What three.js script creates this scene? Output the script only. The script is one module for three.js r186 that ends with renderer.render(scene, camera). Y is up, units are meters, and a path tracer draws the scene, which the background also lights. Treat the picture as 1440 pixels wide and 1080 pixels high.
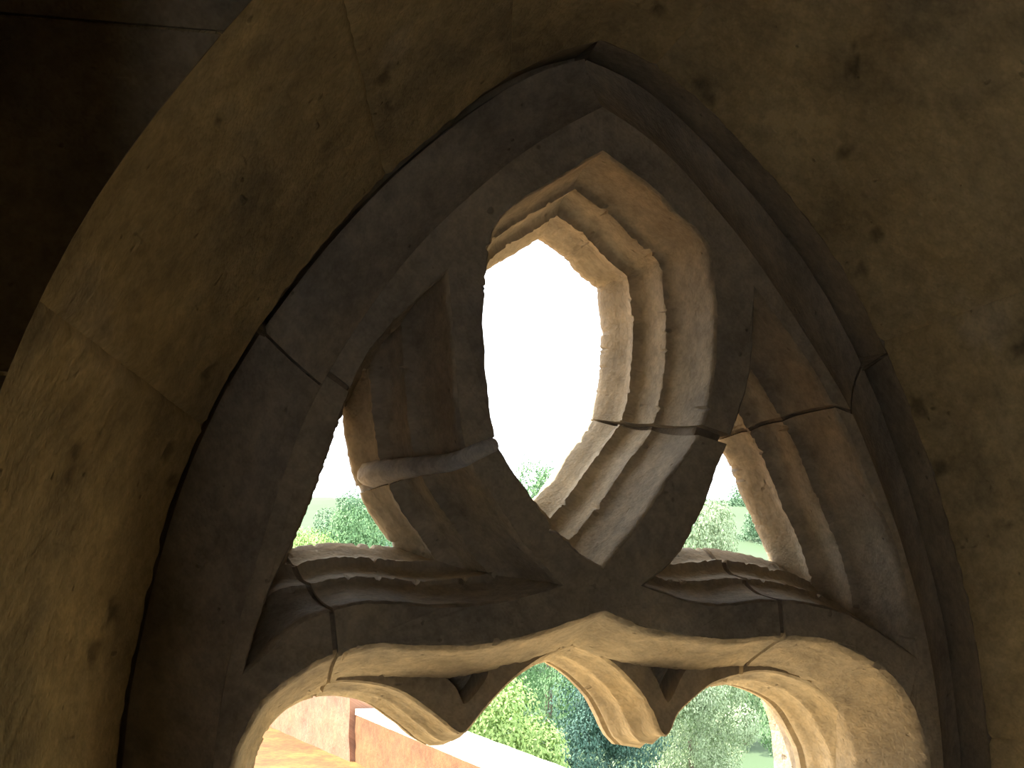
import * as THREE from 'three';
import { mergeGeometries, toCreasedNormals, mergeVertices } from 'three/addons/utils/BufferGeometryUtils.js';
import { ImprovedNoise } from 'three/addons/math/ImprovedNoise.js';

// ---------------------------------------------------------------- camera, sky, sun, exposure
const scene = new THREE.Scene();
const R = (d) => d * Math.PI / 180;
const camera = new THREE.PerspectiveCamera(2 * Math.atan(540 / 2400) * 180 / Math.PI, 1440 / 1080, 0.05, 2000);
camera.rotation.order = 'YXZ';
camera.position.set(-0.618, 1.62, 1.631);
camera.rotation.set(R(4.2), R(-17.713), R(0.082));

scene.background = new THREE.Color(0.92, 0.97, 1.06);   // bright hazy summer sky
scene.backgroundIntensity = 1.35;

const sun = new THREE.DirectionalLight(new THREE.Color(1.0, 0.93, 0.80), 5.8);
sun.position.set(-42, 85, -36);
sun.target.position.set(0, 0, 0);
sun.castShadow = true;
sun.shadow.mapSize.set(4096, 4096);
Object.assign(sun.shadow.camera, { left: -120, right: 120, top: 120, bottom: -120, near: 1, far: 400 });
scene.add(sun, sun.target);

const renderer = new THREE.WebGLRenderer({ antialias: true });
renderer.toneMapping = THREE.LinearToneMapping;
renderer.toneMappingExposure = 3.2;
renderer.shadowMap.enabled = true;
renderer.shadowMap.type = THREE.PCFSoftShadowMap;

// ---------------------------------------------------------------- helpers
let seed = 20240;
const rnd = () => { seed = (seed * 1664525 + 1013904223) >>> 0; return seed / 4294967296; };
const rr = (a, b) => a + (b - a) * rnd();
const IN = new ImprovedNoise();
const n3 = (x, y, z) => IN.noise(x, y, z);
const fbm = (x, y, z, o = 4) => { let s = 0, a = 0.5, f = 1; for (let i = 0; i < o; i++) { s += a * n3(x * f + 7.3 * i, y * f - 3.1 * i, z * f + 1.7 * i); a *= 0.5; f *= 2.03; } return s; };
const sm = (a, b, x) => { const t = Math.min(1, Math.max(0, (x - a) / (b - a))); return t * t * (3 - 2 * t); };
const taken = {};
const numbered = (n) => { taken[n] = (taken[n] ?? -1) + 1; return taken[n] ? n + '_' + String(taken[n]).padStart(3, '0') : n; };
function mesh(name, geo, mat, parent = scene) {
  const m = new THREE.Mesh(geo, mat);
  m.name = parent === scene ? numbered(name) : name;
  m.castShadow = m.receiveShadow = true;
  parent.add(m);
  return m;
}
function tag(o, label, category, group, kind) {
  if (label) o.userData.label = label;
  if (category) o.userData.category = category;
  if (group) o.userData.group = group;
  if (kind) o.userData.kind = kind;
  return o;
}
function root(name) { const g = new THREE.Group(); g.name = numbered(name); scene.add(g); return g; }

// periodic value noise for the textures
function periodic(size, cells, sd) {
  let s = sd >>> 0; const r = () => { s = (s * 1664525 + 1013904223) >>> 0; return s / 4294967296; };
  const g = new Float32Array(cells * cells); for (let i = 0; i < g.length; i++) g[i] = r();
  const out = new Float32Array(size * size);
  for (let y = 0; y < size; y++) for (let x = 0; x < size; x++) {
    const fx = x / size * cells, fy = y / size * cells, x0 = Math.floor(fx), y0 = Math.floor(fy);
    let tx = fx - x0, ty = fy - y0; tx = tx * tx * (3 - 2 * tx); ty = ty * ty * (3 - 2 * ty);
    const x1 = (x0 + 1) % cells, y1 = (y0 + 1) % cells;
    const a = g[y0 * cells + x0] * (1 - tx) + g[y0 * cells + x1] * tx, b = g[y1 * cells + x0] * (1 - tx) + g[y1 * cells + x1] * tx;
    out[y * size + x] = a * (1 - ty) + b * ty;
  }
  return out;
}
function layers(size, spec) {
  const out = new Float32Array(size * size);
  spec.forEach(([c, w], k) => { const l = periodic(size, c, 911 + 77 * k + c); for (let i = 0; i < out.length; i++) out[i] += w * (l[i] - 0.5); });
  return out;
}
function texture(size, fill, srgb) {
  const d = new Uint8Array(size * size * 4), c = [0, 0, 0];
  for (let i = 0; i < size * size; i++) { fill(i, c); for (let k = 0; k < 3; k++) d[i * 4 + k] = Math.max(0, Math.min(255, Math.round(c[k] * 255))); d[i * 4 + 3] = 255; }
  const t = new THREE.DataTexture(d, size, size);
  t.wrapS = t.wrapT = THREE.RepeatWrapping; t.magFilter = THREE.LinearFilter; t.minFilter = THREE.LinearMipmapLinearFilter; t.generateMipmaps = true;
  if (srgb) t.colorSpace = THREE.SRGBColorSpace;
  t.needsUpdate = true;
  return t;
}
const S = 1024;
const grainA = layers(S, [[6, 0.5], [14, 0.4], [40, 0.35], [110, 0.35], [300, 0.3]]);
const grainB = layers(S, [[4, 0.6], [9, 0.5], [23, 0.4], [64, 0.25]]);
const pitL = periodic(S, 70, 5), pitM = periodic(S, 26, 9);
// light stone: multiplicative colour variation round 1, tile of 0.6 m
const stoneMap = texture(S, (i, c) => {
  const v = 0.84 + 0.26 * grainA[i] + 0.16 * grainB[i], warm = 0.05 * grainB[(i * 7) % (S * S) | 0] * 0 + 0.06 * grainB[i];
  const p = pitL[i] > 0.93 && pitM[i] > 0.72 ? 0.85 : 1;
  c[0] = (v + warm * 0.4) * p; c[1] = v * p; c[2] = (v - warm) * p;
}, true);
const stoneBump = texture(S, (i, c) => {
  const p = sm(0.86, 0.97, pitL[i]) * sm(0.62, 0.85, pitM[i]);
  c[0] = c[1] = c[2] = 0.55 + 0.36 * grainA[i] + 0.2 * grainB[i] - 0.35 * p;
});
for (const t of [stoneMap, stoneBump]) t.repeat.set(1 / 0.6, 1 / 0.6);
function stone(hex, bump = 0.004, extra = {}) {
  return new THREE.MeshStandardMaterial({ color: hex, map: stoneMap, bumpMap: stoneBump, bumpScale: bump, roughness: 0.93, vertexColors: !!extra.vc, side: THREE.DoubleSide });
}
const M = {
  tracery: stone('#d8c8ac'),
  traceryB: stone('#d2c2a6'),
  traceryC: stone('#dcccae'),
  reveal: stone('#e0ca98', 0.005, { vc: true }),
  ashlar: stone('#bcac8e', 0.006), paving: stone('#b8a88c', 0.006), sill: stone('#e2cca4', 0.005),
  rubble: stone('#b2a388', 0.006),
  mortar: stone('#f6f1e8', 0.005),
  joint: stone('#a89880', 0.006),
};

// ---------------------------------------------------------------- 2D curves of the window (metres, window plane z = 0)
// Catmull-Rom through points; a point with a third entry is a sharp corner
function curve(pts, closed, step) {
  const n = pts.length, out = [], at = (i) => closed ? pts[(i + n) % n] : pts[Math.min(n - 1, Math.max(0, i))];
  const segs = closed ? n : n - 1;
  for (let i = 0; i < segs; i++) {
    const p1 = at(i), p2 = at(i + 1);
    const p0 = p1[2] ? [2 * p1[0] - p2[0], 2 * p1[1] - p2[1]] : at(i - 1), p3 = p2[2] ? [2 * p2[0] - p1[0], 2 * p2[1] - p1[1]] : at(i + 2);
    const L = Math.hypot(p2[0] - p1[0], p2[1] - p1[1]), k = Math.max(1, Math.round(L / step));
    for (let j = 0; j < k; j++) {
      const t = j / k, t2 = t * t, t3 = t2 * t, f = (a, b, c, d) => 0.5 * (2 * b + (c - a) * t + (2 * a - 5 * b + 4 * c - d) * t2 + (3 * b - a - 3 * c + d) * t3);
      out.push({ x: f(p0[0], p1[0], p2[0], p3[0]), y: f(p0[1], p1[1], p2[1], p3[1]), c: j === 0 && !!p1[2] });
    }
  }
  if (!closed) out.push({ x: pts[n - 1][0], y: pts[n - 1][1], c: false });
  return out;
}
// mitre vectors: into the opening when side = +1 means to the left of travel
function mitres(P, closed, side) {
  const n = P.length;
  for (let i = 0; i < n; i++) {
    const a = P[closed ? (i + n - 1) % n : Math.max(0, i - 1)], b = P[i], c = P[closed ? (i + 1) % n : Math.min(n - 1, i + 1)];
    const dir = (p, q) => { const l = Math.hypot(q.x - p.x, q.y - p.y) || 1; return [(q.x - p.x) / l, (q.y - p.y) / l]; };
    let d1 = dir(a, b), d2 = dir(b, c); if (!closed && i === 0) d1 = d2; if (!closed && i === n - 1) d2 = d1;
    const n1 = [-d1[1] * side, d1[0] * side], n2 = [-d2[1] * side, d2[0] * side];
    let m = [n1[0] + n2[0], n1[1] + n2[1]]; const l = Math.hypot(...m) || 1; m = [m[0] / l, m[1] / l];
    const k = Math.min(2.6, 1 / Math.max(0.05, m[0] * n1[0] + m[1] * n1[1]));
    b.mx = m[0] * k; b.my = m[1] * k;
  }
  return P;
}
const area = (P) => { let s = 0; P.forEach((p, i) => { const q = P[(i + 1) % P.length]; s += p.x * q.y - q.x * p.y; }); return s / 2; };
const ring = (pts, step = 0.0026) => { const P = curve(pts, true, step); return mitres(P, true, area(P) > 0 ? 1 : -1); };
const nearest = (P, [x, y]) => { let b = 0, d = 1e9; P.forEach((p, i) => { const e = (p.x - x) ** 2 + (p.y - y) ** 2; if (e < d) { d = e; b = i; } }); return b; };
// points of a closed ring from the one nearest a to the one nearest b, going through the one nearest via; skip ends trims samples for the joint
function walk(P, a, b, via, trimA = 1, trimB = 1) {
  const n = P.length, i0 = nearest(P, a), i1 = nearest(P, b), iv = nearest(P, via);
  const fwd = (i) => (i - i0 + n) % n;
  const out = [];
  if (fwd(iv) <= fwd(i1)) { for (let k = trimA; k <= fwd(i1) - trimB; k++) out.push(P[(i0 + k) % n]); }
  else { const len = n - fwd(i1); for (let k = trimA; k <= len - trimB; k++) out.push(P[(i0 - k + n * 2) % n]); }
  return out;
}
function walkOpen(P, a, b, trimA = 1, trimB = 1) {
  const i0 = nearest(P, a), i1 = nearest(P, b), s = i1 >= i0 ? 1 : -1, out = [];
  for (let k = trimA; k <= Math.abs(i1 - i0) - trimB; k++) out.push(P[i0 + s * k]);
  return out;
}
const K = 1;
const vesica = ring([[0.001, 1.988, K], [0.056, 1.953], [0.083, 1.928], [0.116, 1.900], [0.124, 1.857], [0.127, 1.817], [0.123, 1.758], [0.111, 1.706], [0.098, 1.684], [0.073, 1.653], [0.039, 1.607], [0, 1.563, K], [-0.027, 1.578], [-0.054, 1.605], [-0.077, 1.634], [-0.109, 1.679], [-0.116, 1.702], [-0.121, 1.731], [-0.127, 1.808], [-0.123, 1.86], [-0.117, 1.898], [-0.095, 1.926], [-0.052, 1.955]]);
const triL = ring([[-0.166, 1.856, K], [-0.238, 1.781], [-0.27, 1.717], [-0.286, 1.670], [-0.317, 1.591], [-0.345, 1.528], [-0.362, 1.468, K], [-0.314, 1.511], [-0.287, 1.522], [-0.251, 1.530], [-0.213, 1.530], [-0.173, 1.526], [-0.119, 1.528], [-0.076, 1.537], [-0.048, 1.545, K], [-0.083, 1.580], [-0.112, 1.620], [-0.133, 1.648], [-0.147, 1.676], [-0.154, 1.709], [-0.159, 1.758], [-0.163, 1.808]]);
const triR = ring([[0.173, 1.852, K], [0.23, 1.780], [0.258, 1.737], [0.282, 1.697], [0.303, 1.648], [0.334, 1.583], [0.351, 1.519], [0.359, 1.463, K], [0.328, 1.484], [0.292, 1.504], [0.259, 1.516], [0.21, 1.525], [0.178, 1.526], [0.141, 1.523], [0.1, 1.526], [0.046, 1.543, K], [0.072, 1.562], [0.092, 1.585], [0.115, 1.629], [0.128, 1.662], [0.143, 1.695], [0.157, 1.729], [0.167, 1.767], [0.171, 1.805]]);
const ogeePts = [[-0.388, 1.10], [-0.386, 1.25], [-0.382, 1.312], [-0.372, 1.377], [-0.357, 1.415], [-0.339, 1.441], [-0.308, 1.463], [-0.286, 1.475], [-0.259, 1.483], [-0.229, 1.487], [-0.196, 1.485], [-0.14, 1.483], [-0.105, 1.487], [-0.068, 1.495], [-0.032, 1.505], [0.002, 1.515, K], [0.038, 1.500], [0.072, 1.491], [0.116, 1.485], [0.153, 1.483], [0.184, 1.486], [0.23, 1.484], [0.259, 1.478], [0.291, 1.464], [0.321, 1.447], [0.344, 1.423], [0.358, 1.396], [0.368, 1.368], [0.373, 1.335], [0.376, 1.26], [0.378, 1.10]];
const ogee = mitres(curve(ogeePts, false, 0.0026), false, -1);
const bandPts = [[-0.402, 1.10], [-0.401, 1.25], [-0.397, 1.312], [-0.391, 1.378], [-0.38, 1.463], [-0.36, 1.543], [-0.332, 1.638], [-0.302, 1.718], [-0.258, 1.796], [-0.194, 1.882], [-0.113, 1.960], [-0.052, 2.005], [0.001, 2.036, K], [0.042, 2.013], [0.082, 1.983], [0.126, 1.939], [0.173, 1.886], [0.229, 1.810], [0.279, 1.736], [0.310, 1.671], [0.343, 1.587], [0.370, 1.495], [0.384, 1.419], [0.391, 1.343], [0.394, 1.26], [0.395, 1.10]];
const band = mitres(curve(bandPts, false, 0.003), false, 1);   // outward
const extPts = [[-0.484, 1.10], [-0.483, 1.25], [-0.481, 1.317], [-0.478, 1.382], [-0.470, 1.459], [-0.449, 1.564], [-0.431, 1.630], [-0.402, 1.705], [-0.364, 1.776], [-0.308, 1.856], [-0.245, 1.932], [-0.18, 1.996], [-0.113, 2.050], [-0.056, 2.086], [-0.001, 2.106, K], [0.055, 2.086], [0.111, 2.050], [0.172, 1.996], [0.222, 1.945], [0.272, 1.885], [0.317, 1.812], [0.352, 1.741], [0.382, 1.664], [0.411, 1.571], [0.433, 1.479], [0.443, 1.402], [0.449, 1.341], [0.452, 1.25], [0.453, 1.10]];
const ext = mitres(curve(extPts, false, 0.006), false, 1);     // outward

// ---------------------------------------------------------------- stones of the tracery: lofted polygons with moulded edges
// profile rows: [z, how far the moulding stands into the opening]
const PROFILE = [[0, -0.0028], [-0.0016, -0.0008], [-0.004, 0.0003], [-0.0176, 0.0007], [-0.0352, 0.0023], [-0.0484, 0.0043], [-0.0598, 0.0068], [-0.0695, 0.0097], [-0.0774, 0.013], [-0.0827, 0.0161], [-0.0862, 0.0194], [-0.088, 0.024], [-0.094, 0.0245], [-0.108, 0.0255], [-0.1216, 0.0272], [-0.1301, 0.0304], [-0.1359, 0.0343], [-0.1396, 0.0385], [-0.142, 0.046], [-0.147, 0.0462], [-0.152, 0.0435], [-0.164, 0.0445], [-0.175, 0.05], [-0.188, 0.057], [-0.198, 0.0618], [-0.21, 0.062], [-0.225, 0.052], [-0.245, 0.039], [-0.272, 0.018], [-0.3, 0.006]];
const ARRIS = new Set([10, 11, 12, 18, 19, 24, 25]);   // rows that are worn arrises
vesica.forEach((p) => { p.sc = 0.8; }); triL.forEach((p) => { p.sc = p.mx > 0.5 ? 0.58 : p.mx < -0.3 ? 1.12 : 0.85; }); triR.forEach((p) => { p.sc = 0.8; });
{ const q = triL.map((p) => p.sc), n = q.length; triL.forEach((p, i) => { let a = 0; for (let k = -9; k <= 9; k++) a += q[(i + k + n) % n]; p.sc = a / 19; }); }
for (const r of PROFILE) { const t = Math.min(1, -r[0] / 0.09); r.push(r[0] > -0.003 ? r[1] : 0.037 * (0.75 * t + 0.25 * t * t)); }   // third entry: the wider chamfer of the ogee arch
for (const p of ogee) p.ogee = true;
function loft(poly, profile, o = {}) {
  // poly: [{x,y,mx,my}], rough edges, watertight: front cap, moulded sides, back cap
  const P = poly.slice(); if (area(P) < 0) P.reverse();
  const scale = o.scale ?? 1, amp = o.amp ?? 0.0013, n = P.length, pos = [], uv = [], idx = [];
  const chip = o.chip ?? 1;
  let acc = 0; const arc = P.map((p, i) => { if (i) acc += Math.hypot(p.x - P[i - 1].x, p.y - P[i - 1].y); return acc; }); arc.push(acc + 0.01);
  const rows = profile.map(([z, q0, q1], r) => {
    const row = [];
    for (let i = 0; i <= n; i++) {
      const p = P[i % n], mx = p.mx ?? 0, my = p.my ?? 0, has = mx || my, q = (p.ogee ? q1 ?? q0 : q0) * (p.sc ?? 1);
      let x = p.x + mx * q * scale, y = p.y + my * q * scale, zz = z + (o.z ?? 0);
      if (has) {
        const f = fbm(x * 38 + 3, y * 38, zz * 38, 3), f2 = fbm(x * 120, y * 120 + 9, zz * 120, 2), ed = 0.5 + (r < 3 ? 0.2 * chip : 0);
        const bite = r < 4 ? -0.006 * chip * sm(0.2, 0.42, fbm(x * 85 + 11, y * 85, 4.2, 3)) * sm(-0.05, 0.2, fbm(x * 14, y * 14 + 2, 1, 2)) : ARRIS.has(r) && profile === PROFILE ? -0.004 * sm(0.12, 0.36, fbm(x * 95, y * 95 + 5, 1, 3)) + 0.0022 * fbm(x * 150 + 2, y * 150, r * 0.6, 3) : 0;
        const d = amp * (f * 2.2 + f2 * 1.6) * ed + bite;
        x += mx * d; y += my * d; zz += amp * fbm(x * 50, y * 50, 8, 2) * 1.4;
      }
      row.push(pos.length / 3); pos.push(x, y, zz); uv.push(arc[i], zz * 1.0 + 3);
    }
    return row;
  });
  for (let r = 0; r + 1 < rows.length; r++) for (let i = 0; i < n; i++) { const a = rows[r][i], b = rows[r][i + 1], c = rows[r + 1][i], d = rows[r + 1][i + 1]; idx.push(a, c, b, b, c, d); }
  for (const [row, flip] of [[rows[0], 0], [rows[rows.length - 1], 1]]) {
    const v = row.slice(0, n).map((k) => new THREE.Vector2(pos[k * 3], pos[k * 3 + 1]));
    const base = pos.length / 3; row.slice(0, n).forEach((k) => { pos.push(pos[k * 3], pos[k * 3 + 1], pos[k * 3 + 2]); uv.push(pos[k * 3], pos[k * 3 + 1]); });
    const holes = flip ? [] : (o.holes ?? []), hv = holes.map((h) => h.map((p) => new THREE.Vector2(p[0], p[1])));
    const z0 = (profile[0][0] + (o.z ?? 0));
    holes.forEach((h) => h.forEach((p) => { pos.push(p[0], p[1], z0); uv.push(p[0], p[1]); }));
    for (const t of THREE.ShapeUtils.triangulateShape(v, hv)) flip ? idx.push(base + t[0], base + t[2], base + t[1]) : idx.push(base + t[0], base + t[1], base + t[2]);
    if (!flip) holes.forEach((h) => {      // sunk eyelets
      const cx = h.reduce((s, p) => s + p[0], 0) / h.length, cy = h.reduce((s, p) => s + p[1], 0) / h.length, b0 = pos.length / 3, hn = h.length;
      for (const [k, dz] of [[1, 0], [0.86, -0.012], [0.66, -0.034]]) h.forEach((p) => { pos.push(cx + (p[0] - cx) * k, cy + (p[1] - cy) * k, z0 + dz); uv.push(p[0], p[1] + dz); });
      for (let r = 0; r < 2; r++) for (let i = 0; i < hn; i++) { const a = b0 + r * hn + i, b = b0 + r * hn + (i + 1) % hn, c = a + hn, d = b + hn; idx.push(a, b, c, b, d, c); }
      const ce = pos.length / 3; pos.push(cx, cy, z0 - 0.036); uv.push(cx, cy);
      for (let i = 0; i < hn; i++) idx.push(b0 + 2 * hn + i, b0 + 2 * hn + (i + 1) % hn, ce);
    });
  }
  const g = new THREE.BufferGeometry();
  g.setAttribute('position', new THREE.Float32BufferAttribute(pos, 3));
  g.setAttribute('uv', new THREE.Float32BufferAttribute(uv, 2));
  g.setIndex(idx);
  return toCreasedNormals(g, R(38));
}
const pt = (x, y, mx = 0, my = 0) => ({ x, y, mx, my });

// joints (contour point on one opening, on the other)
const J = {
  vl: [[-0.112, 1.690], [-0.151, 1.665]], vr: [[0.108, 1.702], [0.146, 1.692]],
  al: [[-0.262, 1.735], [-0.284, 1.752]], ar: [[0.262, 1.731], [0.286, 1.724]],
  tl: [[-0.281, 1.524], [-0.275, 1.479]], tr: [[0.197, 1.5255], [0.202, 1.486]],
};
const tracery = root('window_tracery');
tag(tracery, 'carved limestone window tracery with pointed vesica, two side lights and a cusped head', 'tracery');
const bandPt = (a) => { const p = band[nearest(band, a)]; return p; };
const flat = (P) => P.map((p) => pt(p.x, p.y));
const stones = [
  ['crown_stone', M.tracery, [...walk(vesica, [0.001, 1.988], J.vl[0], [-0.12, 1.8], 0, 1), ...walk(triL, J.vl[1], J.al[0], [-0.166, 1.856], 1, 1), ...flat(walkOpen(band, J.al[1], [0.001, 2.036], 1, 0))]],
  ['crown_stone', M.traceryB, [...walk(vesica, [0.001, 1.988], J.vr[0], [0.12, 1.8], 0, 2), ...walk(triR, J.vr[1], J.ar[0], [0.173, 1.852], 2, 1), ...flat(walkOpen(band, J.ar[1], [0.001, 2.036], 1, 0))]],
  ['jamb_stone', M.traceryB, [...walk(triL, J.al[0], J.tl[0], [-0.362, 1.468], 1, 1), ...walkOpen(ogee, J.tl[1], [-0.388, 1.10], 1, 0), ...flat(walkOpen(band, [-0.402, 1.10], J.al[1], 0, 1))]],
  ['jamb_stone', M.tracery, [...walk(triR, J.ar[0], J.tr[0], [0.359, 1.463], 1, 1), ...walkOpen(ogee, J.tr[1], [0.378, 1.10], 1, 0), ...flat(walkOpen(band, [0.395, 1.10], J.ar[1], 0, 1))]],
  ['transom_stone', M.traceryC, [...walk(vesica, J.vl[0], J.vr[0], [0, 1.563], 1, 2), ...walk(triR, J.vr[1], J.tr[0], [0.046, 1.543], 2, 1), ...walkOpen(ogee, J.tr[1], J.tl[1], 1, 1), ...walk(triL, J.tl[0], J.vl[1], [-0.048, 1.545], 1, 1)]],
];
for (const [name, mat, poly] of stones) mesh(name, loft(poly, PROFILE), mat, tracery);
// recessed mortar in the joints
function mortar(A, a, B, b, openB, k, mat, dz = -0.004, w = 1, name = 'mortar_joint') {
  const ia = nearest(A, a), ib = nearest(B, b), pick = (P, i) => P[(i + P.length) % P.length];
  const pa = [pick(A, ia - w), pick(A, ia), pick(A, ia + w)], pb = [pick(B, ib - w), pick(B, ib), pick(B, ib + w)].map((p) => openB ? pt(p.x, p.y) : p);
  const q = [...pa, ...pb]; if (Math.hypot(pa[2].x - pb[0].x, pa[2].y - pb[0].y) > Math.hypot(pa[2].x - pb[2].x, pa[2].y - pb[2].y)) { q.length = 3; q.push(...pb.reverse()); }
  mesh(name, loft(q.map((p) => ({ ...pt(p.x, p.y, p.mx * k, p.my * k), ogee: p.ogee, sc: p.sc })), PROFILE.map(([z, v, w]) => [z + dz, v - 0.003, w - 0.003]), { amp: 0.0006, chip: 0 }), mat, tracery);
}
mortar(vesica, J.vl[0], triL, J.vl[1], false, 1, M.mortar);
mortar(vesica, J.vr[0], triR, J.vr[1], false, 0.72, M.joint, -0.022, 2);
mortar(triL, J.al[0], band, J.al[1], true, 1, M.joint, -0.0025);
mortar(triR, J.ar[0], band, J.ar[1], true, 1, M.joint, -0.0025);
mortar(triL, J.tl[0], ogee, J.tl[1], false, 1, M.joint, -0.0025);
mortar(triR, J.tr[0], ogee, J.tr[1], false, 1, M.joint, -0.0025);

// a lumpy rod along points with radii
function rod(pts, radii, segs = 10, along = 40, rough = 0.12) {
  const c = new THREE.CatmullRomCurve3(pts.map((p) => new THREE.Vector3(...p)), false, 'catmullrom', 0.4);
  const fr = c.computeFrenetFrames(along, false), pos = [], uv = [], idx = [];
  for (let i = 0; i <= along; i++) {
    const t = i / along, p = c.getPoint(t), k = t * (radii.length - 1), a = Math.floor(Math.min(k, radii.length - 1.001)), r = radii[a] + (radii[a + 1] - radii[a]) * (k - a);
    const cap = Math.min(1, Math.sqrt(Math.max(0, 1 - (1 - Math.min(1, Math.min(t, 1 - t) * 14)) ** 2)) + 0.02);
    for (let j = 0; j <= segs; j++) {
      const th = j / segs * Math.PI * 2, q = r * cap * (1 + rough * 2 * fbm(p.x * 90 + Math.cos(th), p.y * 90 + Math.sin(th), p.z * 90, 2));
      const v = p.clone().addScaledVector(fr.normals[i], Math.cos(th) * q).addScaledVector(fr.binormals[i], Math.sin(th) * q);
      pos.push(v.x, v.y, v.z); uv.push(th * r, t * 0.3);
    }
  }
  for (let i = 0; i < along; i++) for (let j = 0; j < segs; j++) { const a = i * (segs + 1) + j, b = a + 1, d = a + segs + 1, e = d + 1; idx.push(a, b, d, b, e, d); }
  const g = new THREE.BufferGeometry(); g.setAttribute('position', new THREE.Float32BufferAttribute(pos, 3)); g.setAttribute('uv', new THREE.Float32BufferAttribute(uv, 2)); g.setIndex(idx); g.computeVertexNormals();
  return g;
}
tag(mesh('mortar_ridge', rod([[-0.112, 1.686, -0.003], [-0.130, 1.679, 0.0], [-0.154, 1.668, -0.006], [-0.174, 1.664, -0.06], [-0.190, 1.661, -0.12], [-0.202, 1.657, -0.205]], [0.008, 0.0085, 0.009, 0.010, 0.012, 0.016]), M.mortar, tracery), 'pale mortar ridge standing proud of the joint');

// cusped trefoil head set back behind the ogee arch
const cuspPts = [[-0.362, 1.10], [-0.360, 1.30], [-0.348, 1.364], [-0.32, 1.411], [-0.283, 1.437], [-0.24, 1.444], [-0.191, 1.434], [-0.153, 1.409], [-0.130, 1.390], [-0.121, 1.387], [-0.112, 1.393], [-0.097, 1.411], [-0.064, 1.443], [-0.031, 1.464], [0.005, 1.474], [0.033, 1.463], [0.057, 1.445], [0.079, 1.421], [0.094, 1.394], [0.101, 1.380], [0.108, 1.376], [0.115, 1.384], [0.124, 1.401], [0.153, 1.424], [0.18, 1.436], [0.226, 1.442], [0.273, 1.430], [0.307, 1.408], [0.331, 1.374], [0.348, 1.333], [0.354, 1.26], [0.356, 1.10]];
const cusp = mitres(curve(cuspPts, false, 0.005), false, -1);
const CUSP_PROFILE = [[0, -0.002], [-0.003, 0.0004], [-0.014, 0.0012], [-0.028, 0.0035], [-0.040, 0.0075], [-0.047, 0.0115], [-0.050, 0.0138], [-0.055, 0.014], [-0.064, 0.0125], [-0.076, 0.0145], [-0.086, 0.019], [-0.092, 0.0232], [-0.098, 0.0235], [-0.101, 0.019], [-0.110, 0.019], [-0.113, 0.0245], [-0.124, 0.025], [-0.142, 0.016], [-0.165, 0.006], [-0.185, 0.002]];
const backOf = (a, b) => flat(walkOpen(ogee.map((p) => pt(p.x - p.mx * 0.004, p.y - p.my * 0.004)), a, b, 0, 0));
const round3 = (pts) => { const c = new THREE.CatmullRomCurve3(pts.map((p) => new THREE.Vector3(p[0], p[1], 0)), true, 'catmullrom', 0.35); return c.getPoints(18).slice(0, 18).map((p) => [p.x, p.y]); };
const eyeL = round3([[-0.142, 1.452], [-0.094, 1.452], [-0.104, 1.432], [-0.119, 1.418], [-0.128, 1.435]]);
const eyeR = round3([[0.088, 1.460], [0.135, 1.458], [0.124, 1.436], [0.110, 1.412], [0.097, 1.436]]);
const plates = [
  [[[-0.362, 1.10], [-0.262, 1.441]], [[-0.272, 1.480], [-0.388, 1.10]], []],
  [[[-0.258, 1.4415], [0.196, 1.4395]], [[0.200, 1.486], [-0.268, 1.481]], [eyeL, eyeR]],
  [[[0.200, 1.440], [0.356, 1.10]], [[0.378, 1.10], [0.204, 1.486]], []],
];
for (const [[a, b], [c, d], holes] of plates) mesh('trefoil_cusping', loft([...walkOpen(cusp, a, b, 0, 0), ...backOf(c, d)], CUSP_PROFILE, { z: -0.092, holes: holes, chip: 0.4, amp: 0.0009 }), M.traceryC, tracery);

// hollow order round the tracery: one moulded stone per length
function sweepStrip(A, i0, i1, section, close) {
  // section(i): array of [x,y,z]; closed profile swept from i0 to i1 with end caps
  const pos = [], uv = [], idx = []; let arc = 0, m = 0;
  for (let i = i0; i <= i1; i++) {
    if (i > i0) arc += Math.hypot(A[i].x - A[i - 1].x, A[i].y - A[i - 1].y);
    const s = section(i); m = s.length; let acc = 0;
    for (let j = 0; j <= m; j++) { const p = s[j % m], q = s[(j + m - 1) % m]; if (j) acc += Math.hypot(p[0] - q[0], p[1] - q[1], p[2] - q[2]); pos.push(...p); uv.push(arc, acc); }
  }
  const w = m + 1, n = i1 - i0;
  for (let i = 0; i < n; i++) for (let j = 0; j < m; j++) { const a = i * w + j, b = a + 1, c = a + w, d = c + 1; idx.push(a, c, b, b, c, d); }
  for (const [e, f] of [[0, 0], [n, 1]]) {
    let cx = 0, cy = 0, cz = 0; for (let j = 0; j < m; j++) { cx += pos[(e * w + j) * 3]; cy += pos[(e * w + j) * 3 + 1]; cz += pos[(e * w + j) * 3 + 2]; }
    const k = pos.length / 3; pos.push(cx / m, cy / m, cz / m); uv.push(0, 0);
    for (let j = 0; j < m; j++) f ? idx.push(e * w + j, k, e * w + j + 1) : idx.push(e * w + j, e * w + j + 1, k);
  }
  const g = new THREE.BufferGeometry(); g.setAttribute('position', new THREE.Float32BufferAttribute(pos, 3)); g.setAttribute('uv', new THREE.Float32BufferAttribute(uv, 2)); g.setIndex(idx);
  return toCreasedNormals(g, R(40));
}
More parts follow.
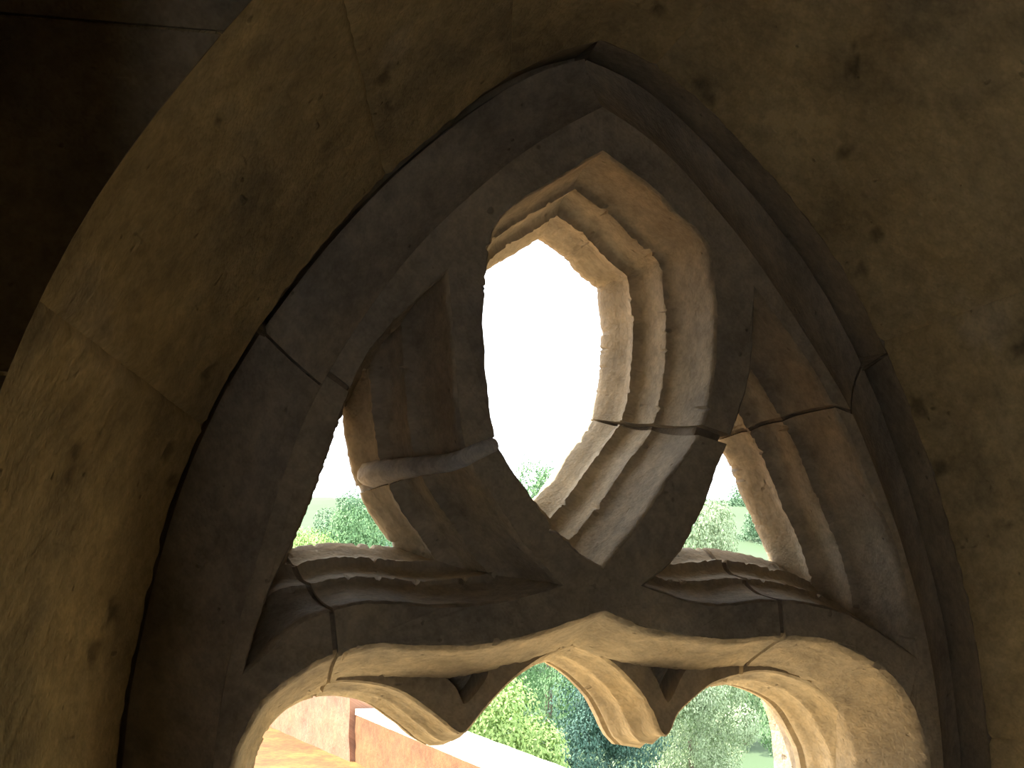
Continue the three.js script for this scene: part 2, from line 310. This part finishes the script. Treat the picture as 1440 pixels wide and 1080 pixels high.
// pair every band sample with the same share of the outer arch, left and right of the apex apart
function matched(A, B) {
  const len = (P, i0, i1) => { const o = [0]; for (let i = i0 + 1; i <= i1; i++) o.push(o[o.length - 1] + Math.hypot(P[i].x - P[i - 1].x, P[i].y - P[i - 1].y)); return o; };
  const ka = A.findIndex((p) => p.c), kb = B.findIndex((p) => p.c), out = [];
  for (const [a0, a1, b0, b1] of [[0, ka, 0, kb], [ka, A.length - 1, kb, B.length - 1]]) {
    const la = len(A, a0, a1), lb = len(B, b0, b1);
    for (let i = a0 + (a0 ? 1 : 0); i <= a1; i++) {
      const t = la[i - a0] / la[la.length - 1] * lb[lb.length - 1]; let j = 0; while (j < lb.length - 2 && lb[j + 1] < t) j++;
      const f = (t - lb[j]) / (lb[j + 1] - lb[j]), p = B[b0 + j], q = B[b0 + j + 1];
      out.push({ x: p.x + (q.x - p.x) * f, y: p.y + (q.y - p.y) * f, mx: p.mx + (q.mx - p.mx) * f, my: p.my + (q.my - p.my) * f });
    }
  }
  return out;
}
const bandOut = matched(band, ext);
function hollowAt(i) {
  const a = band[i], b = bandOut[i], out = [], h = (k) => 0.0016 * fbm(a.x * 30 + k * 3, a.y * 30, k * 5, 3);
  const row = [[0, -0.001], [0.06, -0.006], [0.2, -0.017], [0.4, -0.030], [0.62, -0.040], [0.80, -0.046], [0.90, -0.049], [0.925, -0.080], [1.02, -0.080], [1.03, -0.004]];
  for (const [k, z] of row) out.push([a.x + (b.x - a.x) * k + h(k) * 0.6, a.y + (b.y - a.y) * k + h(k + 2) * 0.6, z + h(k + 5)]);
  for (const [d, z] of [[0.05, -0.004], [0.05, -0.30]]) out.push([b.x + b.mx * d, b.y + b.my * d, z]);
  out.push([a.x + (b.x - a.x) * 0.04, a.y + (b.y - a.y) * 0.04, -0.30]);
  return out;
}
{
  const cuts = [0, nearest(band, [-0.401, 1.2]), nearest(band, [-0.29, 1.742]), band.findIndex((p) => p.c), nearest(band, [0.288, 1.722]), nearest(band, [0.394, 1.2]), band.length - 1];
  for (let k = 0; k + 1 < cuts.length; k++) mesh('hollow_moulding', sweepStrip(band, cuts[k] + (k && k !== 3 ? 0 : 0), cuts[k + 1] - (k < 5 && k !== 2 ? 1 : 0), hollowAt), k % 2 ? M.tracery : M.traceryB, tracery);
}

// ---------------------------------------------------------------- the wall with its splayed embrasure
const E = 0.35, SPLAY = 0.185;
const wall = root('wall_window'); tag(wall, 'thick stone wall with a splayed pointed window embrasure', null, null, 'structure');
// dark spots, slightly sunk, on the embrasure stones: centre, size, relief
const darkSpots = [
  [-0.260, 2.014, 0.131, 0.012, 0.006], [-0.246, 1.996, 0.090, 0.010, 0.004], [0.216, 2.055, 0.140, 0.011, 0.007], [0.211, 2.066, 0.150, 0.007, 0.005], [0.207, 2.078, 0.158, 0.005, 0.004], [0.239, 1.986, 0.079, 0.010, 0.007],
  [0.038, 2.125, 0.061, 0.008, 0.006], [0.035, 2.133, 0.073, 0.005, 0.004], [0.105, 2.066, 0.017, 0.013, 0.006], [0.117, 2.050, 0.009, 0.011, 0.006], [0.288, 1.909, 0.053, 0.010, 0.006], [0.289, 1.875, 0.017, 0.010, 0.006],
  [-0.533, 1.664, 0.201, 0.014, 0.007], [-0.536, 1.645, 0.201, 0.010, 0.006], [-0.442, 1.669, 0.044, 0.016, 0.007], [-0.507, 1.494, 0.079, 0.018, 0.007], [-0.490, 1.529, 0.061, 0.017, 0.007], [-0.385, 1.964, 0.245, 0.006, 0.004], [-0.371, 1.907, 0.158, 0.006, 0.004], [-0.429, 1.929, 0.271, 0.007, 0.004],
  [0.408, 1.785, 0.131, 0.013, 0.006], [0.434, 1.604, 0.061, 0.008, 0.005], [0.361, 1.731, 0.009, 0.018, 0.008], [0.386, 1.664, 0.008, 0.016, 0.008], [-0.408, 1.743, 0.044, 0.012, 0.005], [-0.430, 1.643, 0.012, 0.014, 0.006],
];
const scuffs = [[-0.524, 1.761, 0.254, 0.045], [-0.50, 1.735, 0.2, 0.035], [-0.25, 2.03, 0.15, 0.03], [0.379, 1.813, 0.105, 0.04], [-0.545, 1.79, 0.30, 0.035]];   // paler lime patches
function voussoir(i0, i1, tone) {
  const NV = 56, pos = [], uv = [], col = [], idx = [], sub = 1;
  let arc = 0; const rows = [];
  for (let i = i0; i <= i1; i++) {
    const p = ext[i]; if (i > i0) arc += Math.hypot(p.x - ext[i - 1].x, p.y - ext[i - 1].y);
    const l = Math.hypot(p.mx, p.my), nx = p.mx, ny = p.my, row = [];
    const edge = Math.min(i - i0, i1 - i);
    for (let j = 0; j <= NV; j++) {
      const v = j / NV; let x = p.x + nx * SPLAY * v, y = p.y + ny * SPLAY * v, z = E * v;
      let d = 0.004 * fbm(x * 9, y * 9, z * 9 + i0, 4) + 0.0022 * fbm(x * 45, y * 45, z * 45, 3), dark = 0;
      // tooling: fine slanting chisel strokes
      d += 0.0011 * Math.sin((arc * 0.8 + z * 1.3) * 260 + 3 * fbm(x * 12, y * 12, z * 12, 2)) * (0.5 + fbm(x * 6, y * 6, z * 6 + 3, 2));
      for (const [px, py, pz, r, dep] of darkSpots) {
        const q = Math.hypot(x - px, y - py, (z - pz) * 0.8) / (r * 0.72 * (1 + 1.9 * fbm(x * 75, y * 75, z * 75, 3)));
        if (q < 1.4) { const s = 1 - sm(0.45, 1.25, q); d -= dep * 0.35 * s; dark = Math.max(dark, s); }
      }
      let pale = 0; for (const [px, py, pz, r] of scuffs) { const q = Math.hypot(x - px, y - py, z - pz) / (r * (1 + 1.4 * fbm(x * 40, y * 40, z * 40, 3))); pale = Math.max(pale, 1 - sm(0.4, 1, q)); }
      if (edge < 1) d -= 0.003 + 0.004 * Math.max(0, fbm(x * 50, y * 50, z * 50, 2));
      if (j === 0) d -= 0.004 * Math.max(0, fbm(x * 60, y * 60, 2, 2));
      d += pale * 0.002 * (0.4 + fbm(x * 80, y * 80, z * 80, 2));
      const ux = nx / l, uy = ny / l;      // towards the opening is -u, tilted to the room
      x -= ux * d * 0.88; y -= uy * d * 0.88; z += d * 0.47;
      row.push(pos.length / 3); pos.push(x, y, Math.max(z, 0.0005)); uv.push(arc + i0 * 0.006, v * 0.396 + tone);
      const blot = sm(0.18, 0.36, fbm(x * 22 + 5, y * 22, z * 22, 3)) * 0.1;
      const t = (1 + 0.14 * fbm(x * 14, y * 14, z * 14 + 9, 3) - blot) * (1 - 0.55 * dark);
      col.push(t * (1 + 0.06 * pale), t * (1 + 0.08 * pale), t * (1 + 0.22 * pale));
    }
    rows.push([...row, ...[[1, 0.13], [0, 0.05]].map(([v, th]) => { const k = pos.length / 3; pos.push(p.x + nx * (SPLAY * v + th), p.y + ny * (SPLAY * v + th), v ? E - 0.004 : 0.0005); uv.push(arc, 0.8 + v); col.push(1, 1, 1); return k; })]);
  }
  const m = rows[0].length;
  for (let i = 0; i + 1 < rows.length; i++) for (let j = 0; j < m; j++) { const a = rows[i][j], b = rows[i][(j + 1) % m], c = rows[i + 1][j], d = rows[i + 1][(j + 1) % m]; idx.push(a, b, c, b, d, c); }
  for (const [row, f] of [[rows[0], 0], [rows[rows.length - 1], 1]]) {   // joint faces as a fan
    const base = pos.length / 3; row.forEach((k) => { pos.push(pos[k * 3], pos[k * 3 + 1], pos[k * 3 + 2]); uv.push(pos[k * 3], pos[k * 3 + 2]); col.push(1, 1, 1); });
    const o = base + m - 1;
    for (let j = 0; j + 1 < m - 1; j++) f ? idx.push(base + j, base + j + 1, o) : idx.push(base + j, o, base + j + 1);
  }
  const g = new THREE.BufferGeometry();
  g.setAttribute('position', new THREE.Float32BufferAttribute(pos, 3)); g.setAttribute('uv', new THREE.Float32BufferAttribute(uv, 2)); g.setAttribute('color', new THREE.Float32BufferAttribute(col, 3)); g.setIndex(idx);
  return toCreasedNormals(g, R(45));
}
{
  const spots = [[-0.480, 1.335], [-0.406, 1.697], [-0.226, 1.951], [-0.098, 2.060], [0.062, 2.083], [0.322, 1.803], [0.446, 1.370]];
  const cuts = [0, ...spots.map((s) => nearest(ext, s)), ext.length - 1];
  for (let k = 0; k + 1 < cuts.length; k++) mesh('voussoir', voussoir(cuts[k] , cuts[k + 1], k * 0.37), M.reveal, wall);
}
// outer edge of the embrasure on the room's wall face
const arris = ext.map((p) => ({ x: p.x + p.mx * SPLAY, y: p.y + p.my * SPLAY }));
const apexI = ext.findIndex((p) => p.c), arrisApex = arris[apexI].y;
function arrisX(y, s) { // x of the arris at height y, s = -1 left, +1 right
  const P = s < 0 ? arris.slice(0, apexI + 1) : arris.slice(apexI).reverse();
  if (y <= P[0].y) return P[0].x;
  for (let i = 0; i + 1 < P.length; i++) if (P[i].y <= y && P[i + 1].y >= y) { const f = (y - P[i].y) / (P[i + 1].y - P[i].y || 1); return P[i].x + (P[i + 1].x - P[i].x) * f; }
  return 0;
}
// ashlar facing of the room side: one block per stone, the ones beside the window cut to its curve
const ROOM = { x0: -2.3, x1: 2.3, y1: 3.3, z1: 4.6 };
function block(poly, z0, z1, mat, parent, name, soft = 0.006) {
  const sh = new THREE.Shape(poly.map((p) => new THREE.Vector2(p[0], p[1])));
  const g = new THREE.ExtrudeGeometry(sh, { depth: z1 - z0 - soft, bevelEnabled: soft > 0, bevelThickness: soft * 0.6, bevelSize: soft, bevelOffset: -soft, bevelSegments: 2, steps: 1 });
  g.translate(0, 0, z0);
  return mesh(name, g, mat, parent);
}
{
  let y = 0; const rowsY = [];
  while (y < ROOM.y1 - 0.1) { const h = rr(0.20, 0.31); rowsY.push([y, Math.min(ROOM.y1, y + h)]); y += h; }
  for (const [a, b] of rowsY) {
    const g = 0.0015, spans = [];
    if (a >= arrisApex) spans.push([ROOM.x0, ROOM.x1, 0]); else spans.push([ROOM.x0, 0, -1], [ROOM.x1, 0, 1]);
    for (const [xe, , s] of spans) {
      if (!s) { let x = ROOM.x0; while (x < ROOM.x1 - 0.05) { const w = rr(0.3, 0.6), x2 = x + w > ROOM.x1 - 0.2 ? ROOM.x1 : x + w; block([[x + g, a + g], [x2 - g, a + g], [x2 - g, b - g], [x + g, b - g]], E - 0.075, E + rr(0, 0.006), rnd() < 0.5 ? M.ashlar : M.rubble, wall, 'ashlar_block', 0.003); x = x2; } continue; }
      const bt = Math.min(b, arrisApex), edge = []; for (let k = 0; k <= 8; k++) { const yy = a + g + (bt - a - 2 * g) * k / 8; if (yy < 1.04) { edge.push([s * 0.001, yy]); } else edge.push([arrisX(yy, s) - s * 0.005, yy]); }
      if (b > arrisApex) edge.push([s * 0.001, b - g]);
      const inner = Math.min(...edge.map((p) => Math.abs(p[0]))), lim = Math.max(...edge.map((p) => Math.abs(p[0]))) + 0.12;
      let x = Math.abs(xe); const cutsX = [x];
      while (x - lim > 0.62) { x -= rr(0.28, 0.55); cutsX.push(x); }
      for (let k = 0; k + 1 < cutsX.length; k++) { const p = cutsX[k] - g, q = cutsX[k + 1] + g, poly = [[s * q, a + g], [s * p, a + g], [s * p, b - g], [s * q, b - g]]; if (s < 0) poly.reverse(); block(poly, E - 0.075, E + rr(0, 0.006), rnd() < 0.5 ? M.ashlar : M.rubble, wall, 'ashlar_block', 0.003); }
      const q = cutsX[cutsX.length - 1] - g, poly = [[s * q, a + g], [s * q, b - g], ...edge.slice().reverse()]; if (s < 0) poly.reverse();
      block(poly, E - 0.075, E + 0.003, M.ashlar, wall, 'ashlar_block', 0);
    }
  }
}
// core of the wall behind the facing, hole larger than the embrasure stones
function archHole(d) {
  const P = ext.map((p) => [p.x + p.mx * d, p.y + p.my * d]);
  P[0][1] = P[P.length - 1][1] = 1.02; const h = new THREE.Path(); P.forEach((p, i) => i ? h.lineTo(p[0], p[1]) : h.moveTo(p[0], p[1])); h.closePath(); return h;
}
function core(name, y0, d, z0, z1, mat) {
  const s = new THREE.Shape([[-3, y0], [3, y0], [3, 3.9], [-3, 3.9]].map((p) => new THREE.Vector2(...p))); s.holes.push(archHole(d));
  const g = new THREE.ExtrudeGeometry(s, { depth: z1 - z0, bevelEnabled: false }); g.translate(0, 0, z0); return mesh(name, g, mat, wall);
}
core('wall_core', 0, SPLAY + 0.14, 0.0, E - 0.08, M.rubble);
core('outer_leaf', -1.6, 0.054, -0.36, -0.001, M.paving);
// sill under the open light, sloping into the room; outer ledge added to bounce sunlight upward
{
  const g = new THREE.ExtrudeGeometry(new THREE.Shape([[-0.80, 1.02], [-0.76, 1.045], [-0.30, 1.085], [0.0, 1.09], [E - 0.08, 1.02], [E - 0.08, 0.86], [-0.36, 0.86], [-0.40, 0.96], [-0.80, 0.96]].map((p) => new THREE.Vector2(...p))), { depth: 1.30, bevelEnabled: false });
  g.rotateY(-Math.PI / 2); g.translate(0.65, 0, 0);
  const q = g.attributes.position; for (let i = 0; i < q.count; i++) q.setZ(i, q.getZ(i));
  mesh('window_sill', g, M.sill, wall);
}

// ---------------------------------------------------------------- the room behind the camera
const slab = (name, x0, x1, y0, y1, z0, z1, mat, label) => { const g = new THREE.BoxGeometry(x1 - x0, y1 - y0, z1 - z0); g.translate((x0 + x1) / 2, (y0 + y1) / 2, (z0 + z1) / 2); const uv = g.attributes.uv, p = g.attributes.position, n = g.attributes.normal; for (let i = 0; i < uv.count; i++) { const ax = Math.abs(n.getX(i)), ay = Math.abs(n.getY(i)); ax > 0.5 ? uv.setXY(i, p.getZ(i), p.getY(i)) : ay > 0.5 ? uv.setXY(i, p.getX(i), p.getZ(i)) : uv.setXY(i, p.getX(i), p.getY(i)); } return tag(mesh(name, g, mat), label, null, null, 'structure'); };
slab('floor', -3, 3, -0.3, 0, E - 0.08, 4.9, M.paving, 'stone flagged floor of the dark room');
slab('ceiling', -3, 3, 3.3, 3.6, E - 0.08, 4.9, M.paving, 'stone ceiling of the dark room');
{
  // side wall with an added, unseen slit that lets fill daylight into the room
  const sh = new THREE.Shape([[0.27, 0], [4.9, 0], [4.9, 3.3], [0.27, 3.3]].map((p) => new THREE.Vector2(...p)));
  const h = new THREE.Path(); [[2.30, 0.95], [2.74, 0.95], [2.74, 1.9], [2.52, 2.12], [2.30, 1.9]].forEach((p, i) => i ? h.lineTo(...p) : h.moveTo(...p)); h.closePath(); sh.holes.push(h);
  const g = new THREE.ExtrudeGeometry(sh, { depth: 0.3, bevelEnabled: false }); g.rotateY(-Math.PI / 2); g.translate(-2.3, 0, 0);
  tag(mesh('wall_left', g, M.paving), 'bare stone side wall with an added slit opening for fill light', null, null, 'structure');
}
slab('wall_right', 2.3, 2.6, 0, 3.3, E - 0.08, 4.9, M.paving, 'bare stone side wall right of the window');
{
  // wall facing the window, with an added, unseen doorway that lets in fill light
  const sh = new THREE.Shape([[-2.3, 0], [-2.05, 0], [-2.05, 1.75], [-1.95, 1.92], [-1.77, 1.98], [-1.59, 1.92], [-1.49, 1.75], [-1.49, 0], [2.3, 0], [2.3, 3.3], [-2.3, 3.3]].map((p) => new THREE.Vector2(...p)));
  const g = new THREE.ExtrudeGeometry(sh, { depth: 0.3, bevelEnabled: false }); g.translate(0, 0, 4.6);
  tag(mesh('wall_back', g, M.paving), 'bare stone wall facing the window with an added doorway for fill light', null, null, 'structure');
}
slab('added_wall_pier', -1.25, -0.67, 0, 3.3, E + 0.008, 0.98, M.paving, 'added stone pier out of view that shades the wall left of the window');  // unseen pier, added to cast shade on the wall face
slab('ground_landing', -2.6, 8, -0.6, -0.3, 4.9, 18, M.paving, 'paved landing outside the added doorway');
slab('ground_courtyard', -9, -2.6, -1.9, -1.4, -0.36, 9, M.paving, 'paved ground outside the added side slit');

// ---------------------------------------------------------------- outside: terrace, parapet, wooded valley
const earthMap = texture(512, ((A) => (i, c) => { const k = 0.8 + 0.35 * A[i]; c[0] = k; c[1] = k * (0.97 + 0.1 * A[(i * 3) % A.length]); c[2] = k * 0.95; })(layers(512, [[5, 0.6], [17, 0.5], [60, 0.5], [170, 0.4]])), true);
earthMap.repeat.set(0.4, 0.4);
const earth = new THREE.MeshStandardMaterial({ color: new THREE.Color(0.27, 0.12, 0.024), map: earthMap, roughness: 1 });
slab('ground_terrace', -26, 4.75, -14, -1.4, -24, -0.36, earth, 'sunlit orange earth terrace below the window');

const parapetM = stone('#986a42', 0.01), litPinkM = stone('#aa8064', 0.01), sunlitCopingM = stone('#e8e0d2', 0.008);  // white tops and pink face have the sunlight put into their colour
function wallRun(name, x0, z0, x1, z1, h, th, mat, parent) {
  const L = Math.hypot(x1 - x0, z1 - z0), g = new THREE.BoxGeometry(th, h, L, 4, 6, 24), p = g.attributes.position, uv = g.attributes.uv;
  for (let i = 0; i < p.count; i++) { const f = 0.03 * fbm(p.getX(i) * 3, p.getY(i) * 3, p.getZ(i) * 3 + x0, 3); p.setX(i, p.getX(i) + f); uv.setXY(i, p.getZ(i) * 0.3, p.getY(i) * 0.3 + p.getX(i) * 0.2); }
  g.computeVertexNormals(); g.rotateY(Math.atan2(x1 - x0, z1 - z0)); g.translate((x0 + x1) / 2, h / 2, (z0 + z1) / 2);
  return mesh(name, g, mat, parent);
}
{
  const p = root('parapet_wall'); p.position.y = -1.4; tag(p, 'low sunlit sandstone parapet across the terrace with coping slabs coloured white for direct sun', 'wall');
  wallRun('wall_body', 4.17, -18.7, 4.50, -12.2, 0.56, 0.55, parapetM, p);
  for (let k = 0; k < 5; k++) { const t0 = k / 5, t1 = (k + 1) / 5, X = (t) => 4.19 + 0.33 * t, Z = (t) => -18.7 + 6.5 * t; const c = wallRun('coping_slab', X(t0), Z(t0) + 0.01, X(t1), Z(t1) - 0.01, 0.07, 0.58, sunlitCopingM, p); c.position.y = 0.56; }
  const q = root('stone_pier'); q.position.y = -1.4; tag(q, 'taller stone block at the end of the parapet coloured pink as its lit face', 'wall');
  wallRun('block_body', 3.76, -22.6, 4.14, -18.75, 0.95, 0.6, litPinkM, q);
  const c = wallRun('cap', 3.76, -22.6, 4.14, -18.75, 0.07, 0.66, sunlitCopingM, q); c.position.y = 0.95;
}

// wooded hillside across the valley
const hillY = (x, z) => { const d = -z; return (d < 60 ? -12 : Math.min(-12 + (d - 60) * 0.088, 3)) + 1.1 * fbm(x * 0.03, z * 0.03, 2, 3); };
{
  const g = new THREE.PlaneGeometry(520, 360, 130, 90); g.rotateX(-Math.PI / 2); g.translate(60, 0, -180.5); const p = g.attributes.position;
  for (let i = 0; i < p.count; i++) p.setY(i, hillY(p.getX(i), p.getZ(i)) + 0.8 * fbm(p.getX(i) * 0.2, p.getZ(i) * 0.2, 1, 3));
  g.computeVertexNormals();
  tag(mesh('hill', g, new THREE.MeshStandardMaterial({ color: new THREE.Color(0.055, 0.095, 0.04), roughness: 1 })), 'grassy floor of the wooded hillside across the valley', null, null, 'structure');
}
const leafMat = (r, g, b) => new THREE.MeshStandardMaterial({ color: new THREE.Color(r, g, b), roughness: 0.8, side: THREE.DoubleSide, vertexColors: true });
const LEAF = { bright: leafMat(0.29, 0.42, 0.14), mid: leafMat(0.12, 0.23, 0.10), dark: leafMat(0.05, 0.115, 0.09), far: leafMat(0.115, 0.21, 0.12), pale: leafMat(0.29, 0.37, 0.23) };
const bark = new THREE.MeshStandardMaterial({ color: new THREE.Color(0.16, 0.12, 0.09), roughness: 1 });
function crownGeo(nLeaf, leaf, sd) {
  seed = sd; const blobs = [], pos = [], nor = [], col = [], uv = [];
  for (let k = 0; k < 34; k++) { const a = rr(0, 6.283), h = rr(0.18, 0.92), w = Math.sin(Math.PI * Math.pow(h, 0.8)) * 0.40 + 0.06, r = Math.sqrt(rnd()) * w; blobs.push([Math.cos(a) * r, h, Math.sin(a) * r, rr(0.09, 0.17)]); }
  const v = new THREE.Vector3(), a = new THREE.Vector3(), b = new THREE.Vector3();
  for (let i = 0; i < nLeaf; i++) {
    const [bx, by, bz, br] = blobs[i % blobs.length];
    v.set(rr(-1, 1), rr(-1, 1), rr(-1, 1)).normalize(); const rad = br * (0.72 + 0.36 * rnd());
    const c = new THREE.Vector3(bx + v.x * rad, by + v.y * rad * 0.8, bz + v.z * rad);
    const n = v.clone().add(new THREE.Vector3(rr(-0.7, 0.7), rr(-0.3, 0.9), rr(-0.7, 0.7))).normalize();
    a.set(rr(-1, 1), rr(-1, 1), rr(-1, 1)).cross(n).normalize(); b.crossVectors(n, a);
    const s = leaf * rr(0.6, 1.3), t = rr(0.72, 1.25), q = [c.clone().addScaledVector(a, s), c.clone().addScaledVector(b, s * 0.5), c.clone().addScaledVector(a, -s), c.clone().addScaledVector(b, -s * 0.5)];
    for (const k of [0, 1, 2, 0, 2, 3]) { pos.push(q[k].x, q[k].y, q[k].z); nor.push(n.x, n.y, n.z); col.push(t * rr(0.95, 1.05), t, t * 0.9); uv.push(k & 1, k >> 1); }
  }
  const g = new THREE.BufferGeometry(); g.setAttribute('position', new THREE.Float32BufferAttribute(pos, 3)); g.setAttribute('normal', new THREE.Float32BufferAttribute(nor, 3)); g.setAttribute('color', new THREE.Float32BufferAttribute(col, 3)); g.setAttribute('uv', new THREE.Float32BufferAttribute(uv, 2));
  return g;
}
const crowns = [crownGeo(52000, 0.0075, 31), crownGeo(52000, 0.0075, 77), crownGeo(20000, 0.012, 143), crownGeo(20000, 0.012, 211)];
const trunkGeo = (() => { const g = new THREE.CylinderGeometry(0.016, 0.03, 0.72, 9, 5); g.translate(0, 0.36, 0); const p = g.attributes.position; for (let i = 0; i < p.count; i++) p.setX(i, p.getX(i) + 0.03 * Math.sin(p.getY(i) * 5)); g.computeVertexNormals(); return g; })();
let treeN = 0;
function tree(name, label, group, x, top, z, h, w, kind) {
  const t = root(name); tag(t, label, 'tree', group);
  t.position.set(x, top - h, z); t.rotation.y = treeN * 2.399;
  const near = name === 'broadleaf_tree', f = mesh('foliage', crowns[(near ? 0 : 2) + treeN++ % 2], LEAF[kind], t), hc = near ? h * 0.8 : w * 1.15;
  f.scale.set(w, hc, w); f.position.y = h - hc;
  const b = mesh('trunk', trunkGeo, bark, t); b.scale.set(h * 0.42, (h - hc * 0.4) / 0.72, h * 0.42);
  return t;
}
// nearer trees rising out of the valley beyond the parapet
const T = 'broadleaf_tree';
tree(T, 'bright yellow green broadleaf tree just beyond the white parapet coping', null, 10.0, -1.75, -34, 10, 5.6, 'bright');
tree(T, 'dark blue green tree beside the bright yellow green one', null, 15.6, -2.4, -41, 11, 5.0, 'dark');
tree(T, 'pale silvery green tree seen through the right foil', null, 19.8, -1.9, -45, 10, 5.2, 'pale');
tree(T, 'mid green tree right of the silvery tree in the right foil', null, 25.4, -1.6, -47, 11, 5.4, 'mid');
tree(T, 'small yellow green treetop at the foot of the left side light', null, 9.2, 0.95, -50, 13, 5.0, 'bright');
tree(T, 'fresh green tree beside the vesica stone in the left side light', null, 13.6, 1.9, -62, 16, 5.6, 'mid');
tree(T, 'bright pale treetop filling the right side light', null, 24.4, 2.0, -55, 15, 6.0, 'pale');
tree(T, 'tall green treetop showing at the foot of the vesica', null, 24.0, 3.9, -70, 18, 6, 'mid');
// rows of trees up the hillside
seed = 4711;
for (const [z, top, x0, x1, step, kind, nm] of [[-80, -3.0, 12, 46, 6.5, 'mid', 0], [-102, -1.3, 16, 58, 8, 'dark', 0], [-132, 0.4, 0, 74, 10, 'far', 1], [-172, 3.0, -22, 98, 12, 'far', 1], [-215, 5.6, -22, 124, 18, 'far', 1]])
  for (let x = x0; x < x1; x += step) {
    const h = rr(12, 16) * (1 - z / 900), w = step * rr(0.80, 0.86);
    if (nm) tree('hillside_tree', 'round green tree high on the far hillside', 'trees high on the far hillside', x + rr(-0.4, 0.4), top + rr(-1.0, 1.0), z + rr(-3, 3), h, w, kind);
    else tree('valley_tree', 'dark green tree on the lower slope of the valley', 'trees on the lower slope', x + rr(-0.3, 0.3), top + rr(-0.9, 0.9), z + rr(-2, 2), h, w, rnd() < 0.5 ? 'mid' : kind);
  }

renderer.render(scene, camera);
